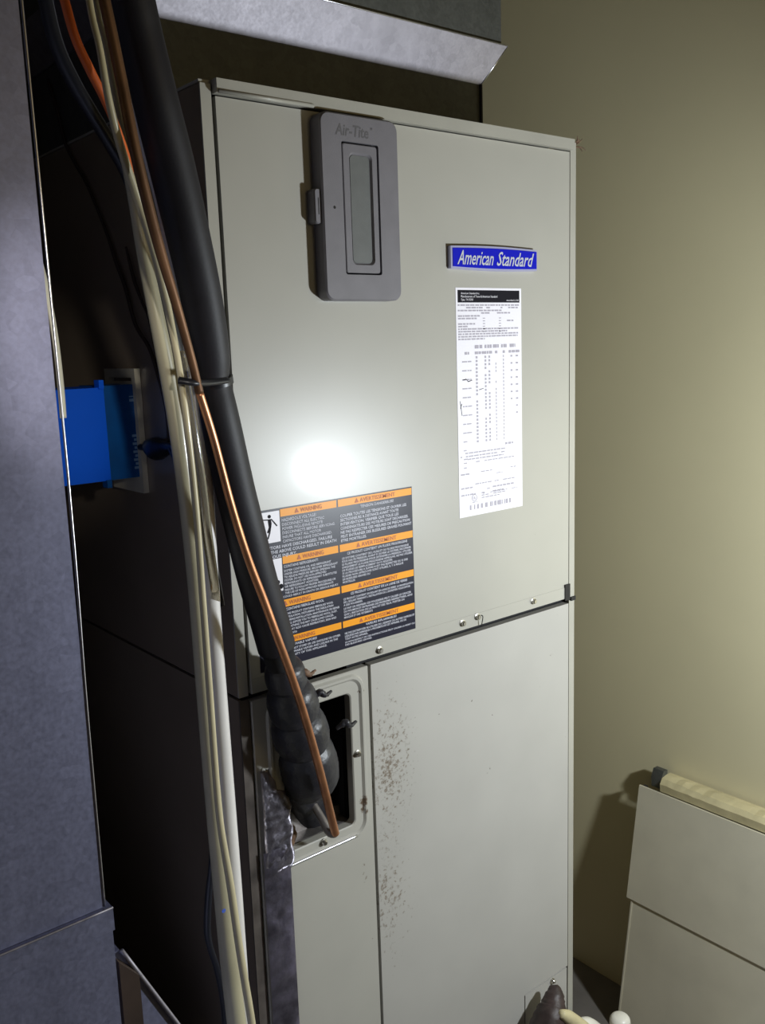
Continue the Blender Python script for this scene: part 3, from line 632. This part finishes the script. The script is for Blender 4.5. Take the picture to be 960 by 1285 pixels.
# ---- blue box on its cream plate, on the shaded side of the cabinet
bb = thing('blue_junction_box', 'bright blue plastic box on a cream plate mounted on the cabinet side', 'electrical box')
bm = bmesh.new()
for a_, b_2 in (((-.008, .190, 1.302), (-.0005, .200, 1.457)), ((-.008, .268, 1.302), (-.0005, .280, 1.457)), ((-.008, .2, 1.302), (-.0005, .268, 1.325)), ((-.008, .2, 1.446), (-.0005, .268, 1.457))): box_into(bm, a_, b_2)
finish(bm, 'mounting_plate', M['plate'], bb, bevel=.001)
box('inner_frame', (-.006, .207, 1.437), (-.0008, .262, 1.4415), M['plate'], bb, .0008)
box('box_body', (-.0500, .198, 1.3225), (-.0010, .262, 1.4380), M['blue_body'], bb, .004, 3)
box('box_lid', (-.1400, .190, 1.3235), (-.0490, .268, 1.4365), M['blue_lid'], bb, .002, 2)
box('lid_tab', (-.0560, .186, 1.4350), (-.0500, .200, 1.4455), M['blue_lid'], bb, .0012)
box('lid_tab', (-.0560, .186, 1.3150), (-.0500, .200, 1.3245), M['blue_body'], bb, .0012)
p = Print('y', .1975)
for k in range(9): p.quad(-.0140 + .002 * (k % 2), -.0050 - .0012 * (k % 3), 1.3330 + .0050 * k, 1.3362 + .0050 * k)
p.quad(-.014, -.004, 1.4170, 1.4205); p.quad(-.014, -.004, 1.4225, 1.4240)
tag(p.build('raised_marks', M['pale_blue'], bb), kind='stuff')
pg = thing('black_plug', 'black rubber plug with thin cord, right of the blue box, behind the cream pipe', 'plug')
def side_tube(name, path, m, parent, **k):
    pts = []
    for u, v, x, w in path:
        q = at_x(u, v, x); pts.append((q.x, q.y, q.z, px_size(q, w) * .5))
    return tube(name, pts, m, parent, **k)
side_tube('plug_body', [(188, 560, -.012, 20), (196, 563, -.014, 30), (205, 563, -.014, 22), (212, 561, -.014, 14), (222, 562, -.015, 12)], M['black_cable'], pg, seg=12)
side_tube('strain_relief', [(188, 562, -.012, 8), (176, 561, -.010, 8)], M['black_cable'], pg, seg=10, sub=2)
tube('cord', pix([(214, 562, .09, 8), (226, 600, .05, 8), (240, 720, .0, 8), (256, 860, -.03, 8), (264, 960, -.05, 8), (266, 1030, -.05, 8), (266, 1080, -.05, 8), (262, 1120, -.05, 9), (260, 1165, -.05, 9), (264, 1190, -.05, 8), (272, 1215, -.05, 8), (279, 1250, -.05, 8), (283, 1290, -.05, 8), (290, 1400, -.05, 8)]), M['black_cable'], pg, seg=10)
s0, s1 = at_y(68, 355, .10), at_y(80, 492, .10)
sp = tag(tube('cream_strap', [(-.150, .10, 1.60, .004), (-.143, .10, 1.565, .006), (-.1385, .10, 1.530, .0065), (-.1355, .10, 1.49, .0065), (-.1345, .10, 1.445, .0065), (-.135, .10, 1.41, .0065)], M['plate'], seg=12, flat=.4),
         'cream strap showing behind the return duct edge above the blue box', 'strap')

# ================================================================== LOWER RIGHT: spare panels leaning on the wall
def lean(x_top, z_top, z):  # the face of the leaning sheets
    return x_top - (z_top - z) * (1.050 - .967) / (.543 - .019)
def slab(name, z0, z1, xo, th, y0, y1, m, parent, skew=0.0, bevel=.0012):
    bm = bmesh.new(); xa, xb = lean(1.05, .543, z0) + xo, lean(1.05, .543, z1) + xo
    vs = []
    for y, s in ((y1, 1), (y0, 0)):
        for x, z in ((xa, z0), (xa + th, z0), (xb + th, z1), (xb, z1)): vs.append(bm.verts.new((x, y + (skew * (z - .3) if s else 0), z)))
    for f in ((0, 1, 2, 3), (7, 6, 5, 4), (0, 4, 5, 1), (1, 5, 6, 2), (2, 6, 7, 3), (3, 7, 4, 0)): bm.faces.new([vs[i] for i in f])
    return finish(bm, name, m, parent, bevel=bevel, smooth=.6)
sp1 = thing('leaning_panel', 'cream sheet metal panel leaning on the wall right of the cabinet', 'panel')
slab('upper_sheet', .300, .5430, 0, .004, -.62, .187, M['spare'], sp1)
slab('lower_sheet', .004, .318, .0045, .004, -.62, .176, M['spare'], sp1)
slab('folded_edge', .332, .5400, .0045, .012, .176, .1840, M['spare_edge'], sp1, bevel=0)
slab('folded_edge', .006, .300, .0090, .012, .168, .1745, M['spare_edge'], sp1, bevel=0)
slab('folded_edge', .006, .300, .0030, .0012, .1740, .1775, M['spare'], sp1, bevel=0)
sp2 = thing('trim_board', 'chipped yellowish cream board lying along the top of the leaning panel', 'board')
bm = bmesh.new(); n = 46; rr_ = []
for i in range(n + 1):
    y = .140 - .72 * i / n; j1 = .0018 * (random.random() - .5); j2 = .0025 * (random.random() - .5)
    rr_.append([bm.verts.new(v) for v in ((1.056, y, .5440 + j1 * .3), (1.0545, y, .561 + j1), (1.062, y, .5705 + j2), (1.078, y, .5735 + j2), (1.092, y, .5735), (1.092, y, .5440))])
for A, B in zip(rr_, rr_[1:]):
    for k in range(6): bm.faces.new((A[k], A[(k + 1) % 6], B[(k + 1) % 6], B[k]))
bm.faces.new(rr_[0]); bm.faces.new(rr_[-1][::-1])
finish(bm, 'board', M['strip'], sp2)
prism('end_bracket', [(1.062, .546), (1.082, .546), (1.082, .583), (1.068, .584), (1.060, .566)], .1405, .165, M['galv_dark'], sp2, .001)

# ---- condensate drain fittings at the foot of the cabinet
dt = thing('condensate_trap', 'brown-taped drain stub with cream pipe fittings at the cabinet foot', 'drain fitting')
def pz(path, m, name, **k): return tube(name, pix(path), m, dt, **k)
pz([(695, 1236, -.03, 10), (696, 1246, -.035, 22), (694, 1262, -.04, 32), (690, 1280, -.045, 42), (684, 1310, -.045, 52), (680, 1350, -.04, 50)], M['brown_tape'], 'taped_stub', seg=14, wob=.14)
pz([(704, 1272, -.065, 10), (712, 1276, -.065, 17), (722, 1283, -.065, 18), (740, 1296, -.065, 18)], M['strip'], 'cream_fitting', seg=12)
pz([(728, 1288, -.06, 18), (738, 1288, -.06, 22), (752, 1300, -.06, 24)], M['white_fit'], 'coupling', seg=14)
pz([(740, 1300, -.06, 22), (800, 1312, -.06, 24), (900, 1330, -.06, 24)], M['white_fit'], 'drain_pipe', seg=14, sub=3)
tube('pipe_cap', pix([(778, 1274.5, -.06, 16), (778, 1277, -.06, 23), (778, 1283, -.06, 26), (778, 1312, -.06, 26)]), M['white_fit'], dt, seg=18)

# ---- cobweb lint at the cabinet's top right corner
cw = thing('cobweb_lint', 'small brown tuft of lint on the top right corner of the cabinet', 'lint')
for k in range(9):
    a0 = random.uniform(-.6, 2.2); L_ = random.uniform(.006, .02)
    tube('strand', [(.598, .004, 1.745, .0005), (.600 + L_ * .5 * math.cos(a0) + .004, .0, 1.745 + L_ * .5 * math.sin(a0), .0008), (.602 + L_ * math.cos(a0), -.002, 1.742 + L_ * math.sin(a0), .0004)], M['rust'], cw, seg=5, sub=3)

# ------------------------------------------------------------------ put every thing's Empty at its base
bpy.context.view_layer.update()
for o in [o for o in col.objects if o.type == 'EMPTY' and o.parent is None]:
    pts = []
    def walk(c):
        for k in c.children:
            if k.type == 'MESH': pts.extend(k.matrix_world @ Vector(b) for b in k.bound_box)
            walk(k)
    walk(o)
    base = Vector(((min(p.x for p in pts) + max(p.x for p in pts)) / 2, (min(p.y for p in pts) + max(p.y for p in pts)) / 2, min(p.z for p in pts)))
    o.location = base
    for k in o.children: k.matrix_parent_inverse = Matrix.Translation(-base)
